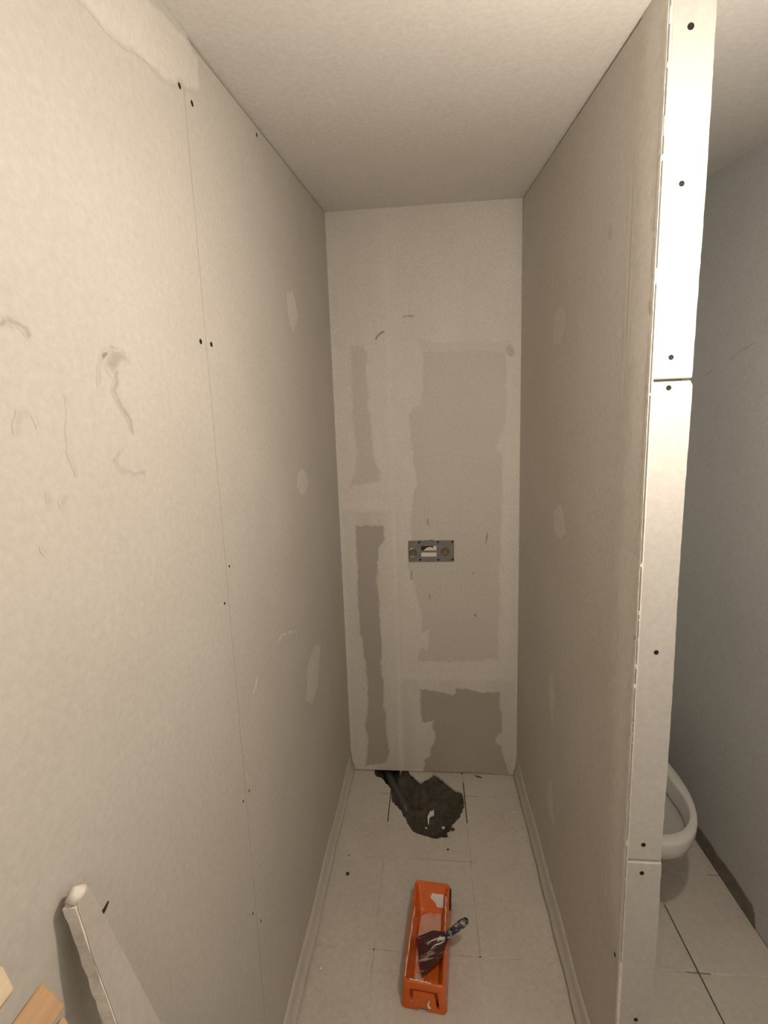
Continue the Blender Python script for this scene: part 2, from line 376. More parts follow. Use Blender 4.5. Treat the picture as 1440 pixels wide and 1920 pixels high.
floor = MB().box((-0.15, YF, -0.12), (X2 + 0.15, 0.15, -0.009)).build('floor', M['soil'])
cut(floor, hole_cutter(-0.03))
tag(floor, 'beige square floor tiles with worn joints', None, kind='structure')
TT = 0.009
def tile(x0, x1, y0, y1, cutit=False):
    g = 0.0022
    j = lambda: (random.random()-.5)*0.0006
    o = MB().box((x0+g, y0+g, -TT), (x1-g, y1-g, 0.0 + j())).build('tile', M['tile'], floor)
    if cutit: cut(o, hole_cutter())
    else: bevel(o, 0.0009, 1)
    return o
XN = [-0.012, 0.2045, 0.5385, 0.800]
YN = [0.012, -0.1465, -0.4805, -0.8145, -1.1485, -1.4825, -1.8165]
for i in range(3):
    for j in range(5):
        tile(XN[i], XN[i+1], YN[j+1], YN[j], (i, j) in ((0, 0), (1, 0), (1, 1), (0, 1), (2, 0), (2, 1)))
XR = [0.858, 1.181, X2]
for i in range(2):
    for j in range(5):
        tile(XR[i], XR[i+1], YN[j+1], YN[j])
XF = [-0.012, 0.2045, 0.5385, 0.8725, 1.2065, X2]
for i in range(5):
    for j in range(5):
        tile(XF[i], XF[i+1], YN[5] - 0.334*(j+1) + 0.001, YN[5] - 0.334*j - 0.334*0 - 0.0) if YN[5] - 0.334*(j+1) > YF else None
for j in range(5):
    tile(0.800, 0.858, max(YN[j+1], -9), YN[j]) if YN[j+1] < -PD and YN[j] <= -PD + 0.05 else None

# joints: filled with grout except where it has fallen out
GW = 0.0022
def grout(x0, y0, x1, y1, low=0.0007):
    MB().box((min(x0, x1)-GW, min(y0, y1)-GW, -TT), (max(x0, x1)+GW, max(y0, y1)+GW, -low)).build('grout', M['grout'], floor)
def grout_run(axis, at, lo, hi, gaps=()):
    spans, cur = [], lo
    for a, b_ in sorted(gaps):
        if a > cur: spans.append((cur, min(a, hi)))
        cur = max(cur, b_)
    if cur < hi: spans.append((cur, hi))
    for a, b_ in spans:
        if b_ - a > 0.004:
            grout(at, a, at, b_) if axis == 'y' else grout(a, at, b_, at)
grout_run('y', 0.2045, -1.48, -0.01, [(-0.31, 0.0)])
grout_run('y', 0.5385, -1.48, -0.01, [(-0.30, -0.055)])
grout_run('y', 1.181, -1.48, -0.01, [(-1.48, -0.60)])
grout_run('x', -0.1465, 0.0, 0.795, [(0.150, 0.60)])
grout_run('x', -0.4805, 0.0, 0.795, [(0.06, 0.075)])
grout_run('x', -0.8145, 0.0, 0.795)
grout_run('x', -1.1485, 0.0, 0.795)
grout_run('x', -0.1465, 0.865, X2)
grout_run('x', -0.4805, 0.865, X2, [(1.385, X2)])
grout_run('x', -0.8145, 0.865, X2, [(1.143, 1.218)])
grout_run('x', -1.1485, 0.865, X2)

# broken-out pit in the screed
A, B = np.meshgrid(np.linspace(0.05, 0.60, 90), np.linspace(-0.43, 0.12, 90))
sd = poly_sd(A, B, [(x, y) for x, y in hole_poly])
Z = -0.050 + 0.040*sstep(0.055, -0.005, sd) + 0.020*vnoise(A/0.05, B/0.05, 2) + 0.012*vnoise(A/0.018, B/0.018, 4)
Z += 0.020*np.exp(-(((A-0.42)/0.09)**2 + ((B+0.12)/0.09)**2)) - 0.03*np.exp(-(((A-0.285)/0.03)**2 + ((B+0.27)/0.05)**2)) - 0.03*np.exp(-(((A-0.19)/0.05)**2 + ((B-0.02)/0.07)**2))
Z = np.minimum(Z, -0.0105)
v = np.stack([A.ravel(), B.ravel(), Z.ravel()], 1).tolist()
n = 90
pit = mesh_obj('screed_pit', v, [(j*n+i, j*n+i+1, (j+1)*n+i+1, (j+1)*n+i) for j in range(n-1) for i in range(n-1)], M['soil'], floor, True)
pit['label'] = 'dark damp screed exposed in the broken tiles'

# ------------------------------------------------------------------ structure: ceiling and shell walls
def ceil_slab():
    ys = [0.15, -2.25, YF - 0.1]; xs = [-0.15, X2 + 0.15]
    mb = MB(); lo = [[(x, y, ceil_z(x, y)) for x in xs] for y in ys]
    v = [p for r in lo for p in r] + [(p[0], p[1], p[2] + 0.06) for r in lo for p in r]
    f = [(0,1,3,2),(2,3,5,4),(6,8,9,7),(8,10,11,9),(0,2,8,6),(2,4,10,8),(1,7,9,3),(3,9,11,5),(0,6,7,1),(4,5,11,10)]
    return mb.add(v, f).build('ceiling', M['ceiling'])
tag(ceil_slab(), 'plain beige sloping ceiling rising to the back', None, kind='structure')

def yz_slab(name, poly, x0, x1, mat, parent=None):
    return MB().prism(poly, lambda p: (x0, p[0], p[1]), lambda p: (x1, p[0], p[1])).build(name, mat, parent)
def wall_poly(y0, y1, zb, gap, x):
    pts = [(y0, zb), (y1, zb), (y1, ceil_z(x, y1) - gap)]
    if y0 < -2.25 < y1: pts.append((-2.25, ceil_z(x, -2.25) - gap))
    pts.append((y0, ceil_z(x, y0) - gap)); return pts

wall_left = yz_slab('wall_left', wall_poly(YF - 0.1, 0.15, -0.1, -0.03, 0), -0.15, -BT, M['dark'])
tag(wall_left, 'beige plasterboard wall with a vertical seam on the left', None, kind='structure')
SEAM = -1.190
yz_slab('plasterboard', wall_poly(SEAM + 0.0004, -0.0005, 0.002, 0.005, 0), -BT, 0.0, M['left_board'], wall_left)
bevel(yz_slab('plasterboard', wall_poly(-2.40, SEAM - 0.0004, 0.002, 0.005, 0), -BT, 0.0, M['left_board'], wall_left), 0.0008, 1)
yz_slab('plasterboard', wall_poly(YF + 0.001, -2.4012, 0.002, 0.005, 0), -BT, 0.0, M['left_board'], wall_left)

wall_right = yz_slab('wall_right', wall_poly(YF - 0.1, 0.15, -0.1, -0.03, X2), X2, X2 + 0.12, M['toilet_wall'])
tag(wall_right, 'dull grey-green wall beside the toilet', None, kind='structure')
wall_front = MB().box((-0.15, YF - 0.1, -0.1), (X2 + 0.12, YF, 2.3)).build('wall_front', M['room'])
tag(wall_front, 'plain wall behind the viewer', None, kind='structure')

wall_back = MB().box((-0.15, BT, 0.0), (X2 + 0.12, 0.15, 2.62)).build('wall_back', M['dark'])
tag(wall_back, 'filled plasterboard back wall of the narrow niche', None, kind='structure')
def bboard(x0, x1, z0, z1, mat=None):
    o = MB().box((x0, 0.0, z0), (x1, BT, z1)).build('plasterboard', mat or M['board'], wall_back); return o
XS = 0.262
bboard(-0.012, W + 0.012, 2.005, 2.56)
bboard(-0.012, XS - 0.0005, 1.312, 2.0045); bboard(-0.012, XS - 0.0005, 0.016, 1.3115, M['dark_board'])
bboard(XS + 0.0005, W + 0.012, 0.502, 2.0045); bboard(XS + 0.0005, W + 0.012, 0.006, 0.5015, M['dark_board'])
bboard(W + PT - 0.012, X2 + 0.01, 0.004, 2.56, M['toilet_wall'])

# joint filler on the back wall
res = 0.0035
A, B = np.meshgrid(np.arange(-0.001, W + 0.002, res), np.arange(0.004, 2.545, res))
rg = 0.009
wa = A + rg*vnoise(A/0.03, B/0.05, 1) + rg*0.9*vnoise(A/0.008, B/0.014, 5)
wb = B + rg*vnoise(A/0.03, B/0.05, 2) + rg*0.9*vnoise(A/0.008, B/0.014, 6)
cov = np.ones(A.shape)
for k, w in enumerate(PAPER_WINDOWS):
    s0 = (0.010, 0.006, 0.006, 0.004)[k]
    cov = np.minimum(cov, 1 - sstep(-s0, s0, poly_sd(wa, wb, w)))
cov = np.minimum(cov, 1 - 0.55*sstep(-0.006, 0.006, poly_sd(wa, wb, THIN_COAT)))
thin = 0.80 + 0.25*vnoise(A/0.12, B/0.4, 8) + 0.15*vnoise(A/0.03, B/0.25, 9)
ridge = np.maximum.reduce([np.where(A > XS, np.exp(-((B-0.5)/0.05)**2), np.exp(-((B-1.31)/0.06)**2)), np.exp(-((A-0.245)/0.035)**2), np.exp(-(A/0.05)**2), np.exp(-((A-W)/0.045)**2)])
cov = cov*np.clip(np.maximum(thin, ridge), 0, 1)
cov[B > 2.0] *= 0.86
bands = [(B >= 2.005), (B < 2.005) & (A < 0.082), (B < 2.005) & (A >= 0.082) & (A < 0.165) & (B > 1.19) & (B < 1.44),
         (B < 2.005) & (A > 0.355) & (A < 0.69) & (B > 0.38) & (B < 0.62), (B < 2.005) & (A >= 0.69)]
rest = (B < 2.005) & ~bands[1] & ~bands[2] & ~bands[3] & ~bands[4]
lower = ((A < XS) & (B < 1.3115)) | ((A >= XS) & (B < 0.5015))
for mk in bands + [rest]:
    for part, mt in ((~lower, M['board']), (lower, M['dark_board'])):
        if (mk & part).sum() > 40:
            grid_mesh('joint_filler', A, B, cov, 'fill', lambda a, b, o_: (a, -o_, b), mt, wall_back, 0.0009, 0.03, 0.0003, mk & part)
for k, s in enumerate(BACK_SCRATCH):
    stroke_patch('scratch', s, 0.0042, 'dirt', lambda a, b, o_: (a, -o_ - 0.0013, b), M['board'], wall_back, amount=0.85 if k != 1 else 0.4, seed=k)
stroke_patch('smudge', [(0.745, 1.955), (0.752, 1.94)], 0.02, 'dirt', lambda a, b, o_: (a, -o_ - 0.0013, b), M['board'], wall_back, amount=0.18, seed=40)

# ------------------------------------------------------------------ partition between niche and toilet
PYF = -PD
partition = MB().box((W + BT, PYF + BT, -0.008), (W + PT - BT, 0.0, 2.30)).build('wall_partition', M['stud'])
tag(partition, 'thin plasterboard partition with bare white end strips', None, kind='structure')
yz_slab('plasterboard', wall_poly(PYF + BT + 0.0005, -0.0005, 0.001, 0.005, W), W, W + BT, M['board'], partition)
yz_slab('plasterboard', wall_poly(PYF + BT + 0.0005, -0.0005, 0.001, 0.002, W + PT), W + PT - BT, W + PT, M['toilet_wall'], partition)
def end_strip(z0, z1, ch_top, ch_bot, dx0, dx1, seed):
    """strip of board closing the partition's end: ragged cut edges, chamfered ends"""
    rnd = random.Random(seed); n = int((z1 - z0)/0.012); loops = []
    zs = [z0] + ([z0 + ch_bot] if ch_bot else []) + [z0 + ch_bot + (z1-ch_top-z0-ch_bot)*k/n for k in range(1, n)] + ([z1 - ch_top] if ch_top else []) + [z1]
    for i, z in enumerate(zs):
        j0 = (rnd.random()-.5)*0.0022 + 0.0016*math.sin(z*31+seed); j1 = (rnd.random()-.5)*0.0008 + 0.001*math.sin(z*9+seed)
        yf = PYF
        if ch_top and i == len(zs)-1: yf = PYF + ch_top*0.9
        if ch_bot and i == 0: yf = PYF + ch_bot*0.9
        xa, xb = W + dx0, W + PT + dx1
        loops.append([(xa + 0.004 + j0, yf, z), (xb + j1, yf, z), (xb + j1*0.5, PYF + BT, z), (xa + 0.0 + j0*0.3, PYF + BT, z), (xa + 0.0006 + j0*0.6, yf + 0.004, z)])
    return MB().loft(loops).build('end_strip', M['white_board'], partition)
end_strip(1.6915, 2.312, 0, 0.002, 0.001, -0.0005, 2)
end_strip(0.7385, 1.6875, 0.009, 0.001, 0.0, -0.001, 5)
end_strip(0.001, 0.7362, 0.0065, 0, 0.0, 0.0, 9)
# crumbly gypsum core showing along the cut edge
rnd = random.Random(12); core = []; zz = 0.02
loops = []
while zz < 2.29:
    w_ = 0.0012 + 0.0016*rnd.random()
    loops.append([(W - w_*0.5, PYF + 0.0015, zz), (W + 0.0045, PYF - 0.0004 - 0.0006*rnd.random(), zz), (W + 0.004, PYF + BT*0.8, zz), (W - w_*0.4, PYF + BT*0.75 + 0.003*rnd.random(), zz)])
    zz += 0.007 + 0.012*rnd.random()
MB().loft(loops).build('gypsum_edge', M['core'], partition)

def screw_mesh():
    mb = MB(); n = 14
    mb.lathe([(0.0048, 0.0), (0.0046, 0.0006), (0.0036, 0.0007), (0.0030, 0.0002), (0.0006, 0.0001)], (0, 0, 0), 'z', n)
    mb.box((-0.0022, -0.0005, 0.0001), (0.0022, 0.0005, 0.0004)); mb.box((-0.0005, -0.0022, 0.0001), (0.0005, 0.0022, 0.0004))
    o = mb.build('screw', M['screw']); me = o.data; bpy.data.objects.remove(o); return me
SCREW = screw_mesh()
def screw(loc, normal, parent, s=1.0):
    o = bpy.data.objects.new('screw', SCREW); COL.objects.link(o); o.parent = parent
    o.location = loc; o.rotation_euler = Vector(normal).to_track_quat('Z', 'Y').to_euler(); o.scale = (s, s, s)
for x, z in ESCREW: screw((x, PYF, z), (0, -1, 0), partition, 0.95 if z < 2.1 else 1.1)
for k, (y, z) in enumerate(RSCREW): screw((W, y, z), (-1, 0, 0), partition, 0.95)
for k, (y, z) in enumerate(LSCREW): screw((0, y, z), (1, 0, 0), wall_left, 1.0 if z > 1.5 else 0.62)

LEFT3 = lambda a, b, o_: (o_, a, b)
RIGHT3 = lambda a, b, o_: (W - o_, a, b)
poly_patch('joint_filler', LEFT_TOP, 'fill', LEFT3, M['left_board'], wall_left, soft=0.004, ragged=0.005, amount=0.9, seed=3)
# filler closing the ceiling gap in front of the seam
MB().prism([(0, 0), (0.004, 0), (0, -0.007)], lambda p: (p[0], -1.165, ceil_z(0, -1.165) + p[1] - 0.0005), lambda p: (p[0], -2.2, ceil_z(0, -2.2) + p[1] - 0.0005)).build('ceiling_filler', M['white_board'], wall_left)
for k, s in enumerate(LSPOTS): poly_patch('filler_spot', s, 'fill', LEFT3, M['left_board'], wall_left, soft=0.004, ragged=0.003, amount=0.95, seed=20+k)
for k, s in enumerate(RSPOTS): poly_patch('filler_spot', s, 'fill', RIGHT3, M['board'], partition, soft=0.005, ragged=0.003, amount=(0.45, 0.7, 0.65, 0.6)[k], seed=30+k)
for k, s in enumerate(LWHITE): stroke_patch('scratch', s, 0.0045, 'scratch', LEFT3, M['left_board'], wall_left, amount=(0.7, 0.6, 0.5, 1.0, 0.3)[k], seed=k)
for k, s in enumerate(LDIRT):
    stroke_patch('scuff_mark', s, (0.004, 0.006, 0.006, 0.005, 0.004, 0.004, 0.004, 0.005, 0.004, 0.004, 0.005, 0.006, 0.004)[k], 'dirt', LEFT3, M['left_board'], wall_left,
                 amount=(0.42, 0.62, 0.34, 0.2, 0.2, 0.28, 0.15, 0.12, 0.1, 0.08, 0.12, 0.2, 0.12)[k], seed=k+3, wob=0.003)
poly_patch('dent', [(-1.480, 1.712), (-1.468, 1.731), (-1.445, 1.733), (-1.434, 1.722), (-1.455, 1.716), (-1.466, 1.703)], 'dirt', LEFT3, M['left_board'], wall_left, res=0.002, soft=0.008, ragged=0.005, amount=0.36, seed=6)
for k, s in enumerate([[(-1.470, 1.728), (-1.460, 1.718), (-1.449, 1.719)], [(-1.462, 1.727), (-1.455, 1.717)], [(-1.476, 1.722), (-1.466, 1.708)]]):
    stroke_patch('scratch', s, 0.0022, 'scratch', LEFT3, M['left_board'], wall_left, res=0.0012, amount=0.6, seed=50+k)
# pale tapered-edge lines near the partition's end, grey smudge under the ceiling
for y0, y1, am in ((-1.085, -1.092, 0.5), (-1.066, -1.07, 0.22)):
    stroke_patch('edge_line', [(y0, 2.2), (y0-0.002, 1.5), (y1, 0.55)], 0.0065, 'scratch', RIGHT3, M['board'], partition, res=0.003, amount=am*0.8, seed=60, wob=0.001)
poly_patch('joint_filler', [(-1.17, 2.30), (-1.10, 2.30), (-1.105, 1.9), (-1.09, 1.3), (-1.11, 0.6), (-1.172, 0.5)], 'fill', RIGHT3, M['board'], partition, soft=0.03, ragged=0.014, amount=0.75, seed=61)
stroke_patch('smudge', [(-1.09, 2.305), (-1.10, 2.29)], 0.016, 'dirt', RIGHT3, M['board'], partition, amount=0.6, seed=62)
stroke_patch('smudge', [(-0.965, 2.02), (-0.97, 2.01)], 0.016, 'dirt', RIGHT3, M['board'], partition, amount=0.22, seed=63)
R2 = lambda a, b, o_: (X2 - o_, a, b)
for k, s in enumerate([[(-0.31, 1.83), (-0.36, 1.85), (-0.42, 1.86)], [(-0.47, 1.92), (-0.50, 1.96)], [(-0.17, 1.80), (-0.22, 1.81)]]):
    stroke_patch('scuff_mark', s, 0.006, 'dirt', R2, M['toilet_wall'], wall_right, amount=0.22, seed=70+k)

# ------------------------------------------------------------------ coved skirting strips
PROF = [(0.0, 0.0), (0.0, 0.098), (0.0025, 0.096), (0.0045, 0.060), (0.0075, 0.040), (0.0115, 0.033), (0.0145, 0.027), (0.0155, 0.018), (0.0140, 0.008), (0.0115, 0.0)]
def cove(name, x, sgn, y0, y1, label):
    mb = MB(); n = 24; loops = []
    for k in range(n + 1):
        y = y0 + (y1 - y0)*k/n; wv = 1 + 0.10*math.sin(k*1.7) + 0.05*math.sin(k*0.6+1)
        loops.append([(x + sgn*max(0.0, p[0])*wv, y, 0.0008 + p[1]*(1 + 0.05*math.sin(k*0.9))) for p in PROF])
    o = mb.loft(loops).build(name, M['cove'], None, True); tag(o, label, None, kind='structure'); return o
cove('baseboard_left', 0.0004, 1, -1.6, -0.002, 'cream coved strip along the foot of the left wall')
cove('baseboard_partition', W - 0.0004, -1, PYF + 0.014, -0.002, 'cream coved strip along the foot of the partition')
rnd = random.Random(4); pts = [(-0.004, 0.0), (-0.004, 0.062)]; y = -0.03
while y > -0.64: pts.append((y, 0.060 + 0.012*rnd.random())); y -= 0.035 + 0.02*rnd.random()
pts += [(-0.648, 0.064), (-0.662, 0.045), (-0.668, 0.02), (-0.672, 0.0)]
o = yz_slab('baseboard_right', [(a, z + 0.0008) for a, z in pts], X2 - 0.004, X2 - 0.0003, M['skirt'])
tag(o, 'dark ragged strip along the foot of the grey-green wall', None, kind='structure')

# ------------------------------------------------------------------ main lamp and an added fill lamp (above and behind the view)
def lamp(posn, mat, label):
    """bare bulb on a short cord"""
    x, y, z = posn; t = empty('pendant_bulb', (x, y, z)); tag(t, label, 'lamp')
    cz = ceil_z(x, y) - z
    MB().lathe([(0.040, cz - 0.022), (0.042, cz + 0.006)], (0, 0, 0)).build('ceiling_rose', M['lamp_white'], t)
    MB().tube([(0, 0, 0.075), (0, 0, cz - 0.02)], 0.003, 8).build('cord', M['lamp_white'], t)
    MB().lathe([(0.014, 0.032), (0.018, 0.04), (0.018, 0.07), (0.008, 0.078)], (0, 0, 0)).build('socket', M['lamp_white'], t)
    MB().lathe([(0.001, -0.032), (0.013, -0.029), (0.023, -0.02), (0.029, -0.006), (0.029, 0.005), (0.022, 0.02), (0.014, 0.032), (0.012, 0.036)], (0, 0, 0), 'z', 16).build('bulb', mat, t, True)
lamp(LAMP_POS, M['glow'], 'bare bulb hanging in front of the partition')
lamp(FILL_LAMP_POS, M['fill_lamp_glow'], 'added fill bulb hanging behind the viewer')

# ------------------------------------------------------------------ orange plaster trough
def rrect(hw, hl, z, r, n=5, cy=0.0):
    out = []
    for cx, cy_, a0 in ((hw-r, hl-r, 0), (-hw+r, hl-r, 90), (-hw+r, -hl+r, 180), (hw-r, -hl+r, 270)):
        for k in range(n + 1):
            a = math.radians(a0 + 90*k/n); out.append((cx + r*math.cos(a), cy + cy_ + r*math.sin(a), z))
    return out
TR = empty('plaster_trough', (0.379, -0.803, 0.0005), math.radians(-5.0))
tag(TR, 'glossy orange plastic plaster trough with white residue on the floor', 'trough')
loops = [rrect(0.064, 0.166, 0.0, 0.012), rrect(0.0660, 0.168, 0.003, 0.013), rrect(0.0605, 0.160, 0.058, 0.012), rrect(0.0612, 0.160, 0.062, 0.012),
         rrect(0.0605, 0.159, 0.074, 0.011), rrect(0.0585, 0.157, 0.0785, 0.010), rrect(0.0555, 0.154, 0.080, 0.009), rrect(0.0525, 0.150, 0.0785, 0.008), rrect(0.0495, 0.146, 0.072, 0.008),
         rrect(0.0400, 0.121, 0.027, 0.010, 5, -0.014), rrect(0.0360, 0.115, 0.022, 0.012, 5, -0.014)]
body = MB().loft(loops).build('trough_body', M['orange'])
cutters = [MB().box((-0.039, -0.20, 0.026), (-0.030, -0.150, 0.060)).build('cutter'),
           MB().prism([(0.029, 0.060), (0.039, 0.060), (0.045, 0.012), (0.038, 0.012)], lambda p: (p[0], -0.20, p[1]), lambda p: (p[0], -0.150, p[1])).build('cutter'),
           MB().box((-0.039, -0.20, 0.0515), (0.039, -0.1535, 0.0600)).build('cutter'),
           MB().prism([(-0.016, -0.01), (0.012, -0.01), (0.009, 0.011), (-0.012, 0.011)], lambda p: (p[0], -0.20, p[1]), lambda p: (p[0], -0.150, p[1])).build('cutter'),
           MB().box((-0.05, -0.150, -0.01), (0.05, 0.150, 0.012)).build('cutter')]
for cc in cutters: cut(body, cc)
body.data.polygons.foreach_set('use_smooth', [True]*len(body.data.polygons))
bevel(body, 0.0012, 2); body.modifiers['bevel'].angle_limit = 0.5
body.parent = TR
wn = body.modifiers.new('wn', 'WEIGHTED_NORMAL')
# film of plaster in the bed and a splash on the front
bed = [(0.034, 0.098), (0.010, 0.094), (-0.004, 0.099), (-0.030, 0.080), (-0.034, 0.02), (-0.034, -0.07), (-0.030, -0.118), (-0.012, -0.124), (0.0, -0.09), (0.014, -0.06), (0.034, -0.03)]
MB().prism(rag(bed, 0.01, 0.003, 8), lambda p: (p[0], p[1], 0.0222), lambda p: (p[0], p[1], 0.0236)).build('plaster_residue', M['orange_film'], TR)
sl = [(0.040, 0.145, 0.066), (0.002, 0.143, 0.064), (-0.004, 0.128, 0.052), (0.012, 0.120, 0.045), (0.020, 0.112, 0.036), (0.040, 0.112, 0.037)]
MB().add([(x, y - 0.0005, z - 0.004) for x, y, z in sl] + [(x*0.98, y - 0.004, z - 0.0015) for x, y, z in sl], [tuple(range(6)), tuple(range(6, 12))] + [(i, (i+1) % 6, 6+(i+1) % 6, 6+i) for i in range(6)]).build('plaster_residue', M['chip'], TR)
for x0, y0, x1, y1, zt in ((-0.050, 0.06, -0.0545, -0.146, 0.0795), (0.049, 0.11, 0.0535, -0.02, 0.0795), (-0.04, -0.1505, 0.02, -0.1525, 0.0795)):
    pth = [(x0 + (x1-x0)*k/10 + 0.0012*math.sin(k*2.1), y0 + (y1-y0)*k/10 + 0.0008*math.cos(k*1.7), zt) for k in range(11)]
    MB().tube(pth, [0.0004 + 0.0016*abs(math.sin(k*1.3 + 0.4)) for k in range(11)], 6).build('plaster_smear', M['chip'], TR)
MB().tube([(0.018, -0.1665, 0.040), (0.015, -0.1675, 0.034), (0.013, -0.169, 0.026), (0.016, -0.170, 0.020), (0.021, -0.1695, 0.018)], [0.0006, 0.0016, 0.0026, 0.0024, 0.0008], 8).build('plaster_smear', M['chip'], TR)
MB().box((0.0595, 0.098, 0.040), (0.0655, 0.150, 0.070)).build('side_clip', M['clip'], TR)

# ------------------------------------------------------------------ filling knife lying in the trough
KN = empty('filling_knife', (0.437, -0.833, 0.0905)); tag(KN, 'plaster-smeared filling knife with dark handle lying across the trough', 'putty knife')
kd = Vector((0.092, 0.022, 0.054)).normalized()          # along the knife, towards the handle
ks = Vector((-0.20, 1.0, 0.0)); ks = (ks - kd*ks.dot(kd)).normalized(); kn = kd.cross(ks).normalized()
KM = Matrix((kd, ks, kn)).transposed().to_4x4()
def kp(a, s, h): return tuple(kd*a + ks*s + kn*h)
bl = [(-0.103, -0.058), (-0.108, -0.045), (-0.100, 0.046), (-0.090, 0.050), (-0.040, 0.040), (-0.012, 0.020), (0.0, 0.011), (0.010, 0.010), (0.010, -0.010), (0.0, -0.011), (-0.018, -0.028), (-0.03, -0.044)]
MB().prism(bl, lambda p: kp(p[0], p[1], -0.0006), lambda p: kp(p[0], p[1], 0.0006)).build('blade', M['blade'], KN)
pth = [kp(-0.005, 0, 0.002), kp(0.006, 0, 0.002), kp(0.018, 0.001, 0.002), kp(0.038, 0.002, 0.003), kp(0.058, 0.004, 0.002), kp(0.072, 0.008, -0.002), kp(0.077, 0.010, -0.004)]
MB().tube(pth, [0.0085, 0.0105, 0.0095, 0.0115, 0.012, 0.0095, 0.004], 14).build('handle', M['handle'], KN, True)
lump = MB()
for a, s, l, w_ in ((-0.02, 0.002, 0.030, 0.012), (-0.035, -0.006, 0.05, 0.005), (-0.045, 0.012, 0.05, 0.004)):
    lump.tube([kp(a - l*0.5 + l*k/6, s + 0.003*math.sin(k), 0.001) for k in range(7)], [w_*0.3*(0.3 + math.sin(math.pi*(k+0.4)/7)) for k in range(7)], 8)
lump.build('plaster_smear', M['chip'], KN, True)

# ------------------------------------------------------------------ toilet bowl
TO = empty('toilet', (1.085, -0.40, 0.0)); tag(TO, 'white ceramic wall-hung toilet bowl without a seat behind the partition', 'toilet')
def egg(hw, yf, yb, z, wide=0.38, n=40, cx=0.0):
    """closed outline: rounded front, blunter back (local y, front is negative)"""
    cy = yf + (yb - yf)*wide; out = []
    for k in range(n):
        a = 2*math.pi*k/n; c_, s_ = math.cos(a), math.sin(a)
        ry = (cy - yf) if s_ < 0 else (yb - cy)
        e = 1.0 if s_ < 0 else 0.72
        out.append((cx + hw*math.copysign(abs(c_)**(0.95), c_), cy + ry*math.copysign(abs(s_)**e, s_), z))
    return out
o_ = 0.40
L_ = [egg(0.060, -0.10, 0.34, 0.075), egg(0.085, -0.14, 0.36, 0.10), egg(0.115, -0.22, 0.37, 0.20), egg(0.145, -0.305, 0.375, 0.28), egg(0.166, -0.350, 0.378, 0.318), egg(0.1750, -0.3720, 0.378, 0.338),
      egg(0.1785, -0.3815, 0.378, 0.368), egg(0.1797, -0.3825, 0.378, 0.389), egg(0.1785, -0.3812, 0.377, 0.3965), egg(0.1755, -0.378, 0.374, 0.3998), egg(0.1480, -0.349, 0.112, 0.4002), egg(0.1440, -0.345, 0.102, 0.3982), egg(0.1420, -0.343, 0.097, 0.390),
      egg(0.1370, -0.335, 0.089, 0.345), egg(0.1355, -0.333, 0.087, 0.338), egg(0.1440, -0.341, 0.094, 0.336), egg(0.1430, -0.339, 0.092, 0.330), egg(0.125, -0.31, 0.08, 0.295), egg(0.085, -0.25, 0.05, 0.235), egg(0.05, -0.18, 0.0, 0.19), egg(0.03, -0.12, -0.03, 0.17)]
MB().loft(L_).build('bowl', M['ceramic'], TO, True)
MB().loft([egg(0.082, -0.246, 0.048, 0.2335), egg(0.081, -0.245, 0.047, 0.2345)]).build('water', plain('bowl_water', (0.5, 0.5, 0.47), 0.05, var=0.01), TO)
MB().box((-0.13, 0.365, 0.09), (0.13, 0.3995, 0.40)).build('wall_block', M['ceramic'], TO)

# ------------------------------------------------------------------ mounting plate for the shower valve
PX0, PX1, PZ0, PZ1 = 0.307, 0.511, 1.0535, 1.1480
s_ = 0.0002305
def px(u): return PX0 + (u - 250)*s_
def pz(v): return PZ1 - (v - 350)*0.000233
PL = empty('mounting_plate', ((PX0+PX1)/2, -0.002, PZ0)); tag(PL, 'galvanised shower valve mounting plate with two brass sockets in the wall', 'mounting plate')
def pbox(mb, u0, u1, v0, v1, y0=-0.0030, y1=-0.0016):
    ox, oy, oz = PL.location
    mb.box((px(u0) - ox, y0 - oy, pz(v1) - oz), (px(u1) - ox, y1 - oy, pz(v0) - oz)); return mb
mb = MB()
pbox(mb, 250, 500, 350, 755); pbox(mb, 798, 1135, 350, 755)
pbox(mb, 500, 798, 350, 450); pbox(mb, 500, 798, 537, 578); pbox(mb, 500, 798, 660, 755)
mb.build('plate', M['plate'], PL)
mb = MB(); pbox(mb, 255, 1130, 345, 352, -0.0042, -0.0016); pbox(mb, 255, 1130, 752, 759, -0.0042, -0.0016); mb.build('flange', M['plate'], PL)
mb = MB(); pbox(mb, 490, 760, 440, 545, -0.0016, -0.0008); mb.build('slot_shade_panel', M['dark'], PL)  # dark panel standing in for the shade inside the slot
mb = MB(); pbox(mb, 490, 805, 570, 668, -0.0016, -0.0008); pbox(mb, 735, 805, 440, 545, -0.0020, -0.0008)
mb.build('slot_filler', M['chip'], PL)
ox, oy, oz = PL.location
pv = [(px(550) - ox, pz(537) - oz), (px(600) - ox, pz(490) - oz), (px(660) - ox, pz(472) - oz), (px(720) - ox, pz(478) - oz), (px(745) - ox, pz(537) - oz)]
MB().prism(pv, lambda p: (p[0], -0.0008 - oy, p[1]), lambda p: (p[0], -0.0021 - oy, p[1])).build('white_pipe', M['chip'], PL)
for u, v in ((335, 575), (965, 560)):
    cx_, cz_ = px(u) - ox, pz(v) - oz
    MB().lathe([(0.0185, -0.0030 - oy), (0.0185, -0.0060 - oy), (0.0170, -0.0075 - oy), (0.0135, -0.0075 - oy), (0.0125, -0.0045 - oy), (0.0100, -0.0040 - oy), (0.0085, -0.0066 - oy), (0.0035, -0.0070 - oy)], (cx_, 0, cz_), 'y', 20).build('brass_socket', M['brass'], PL)
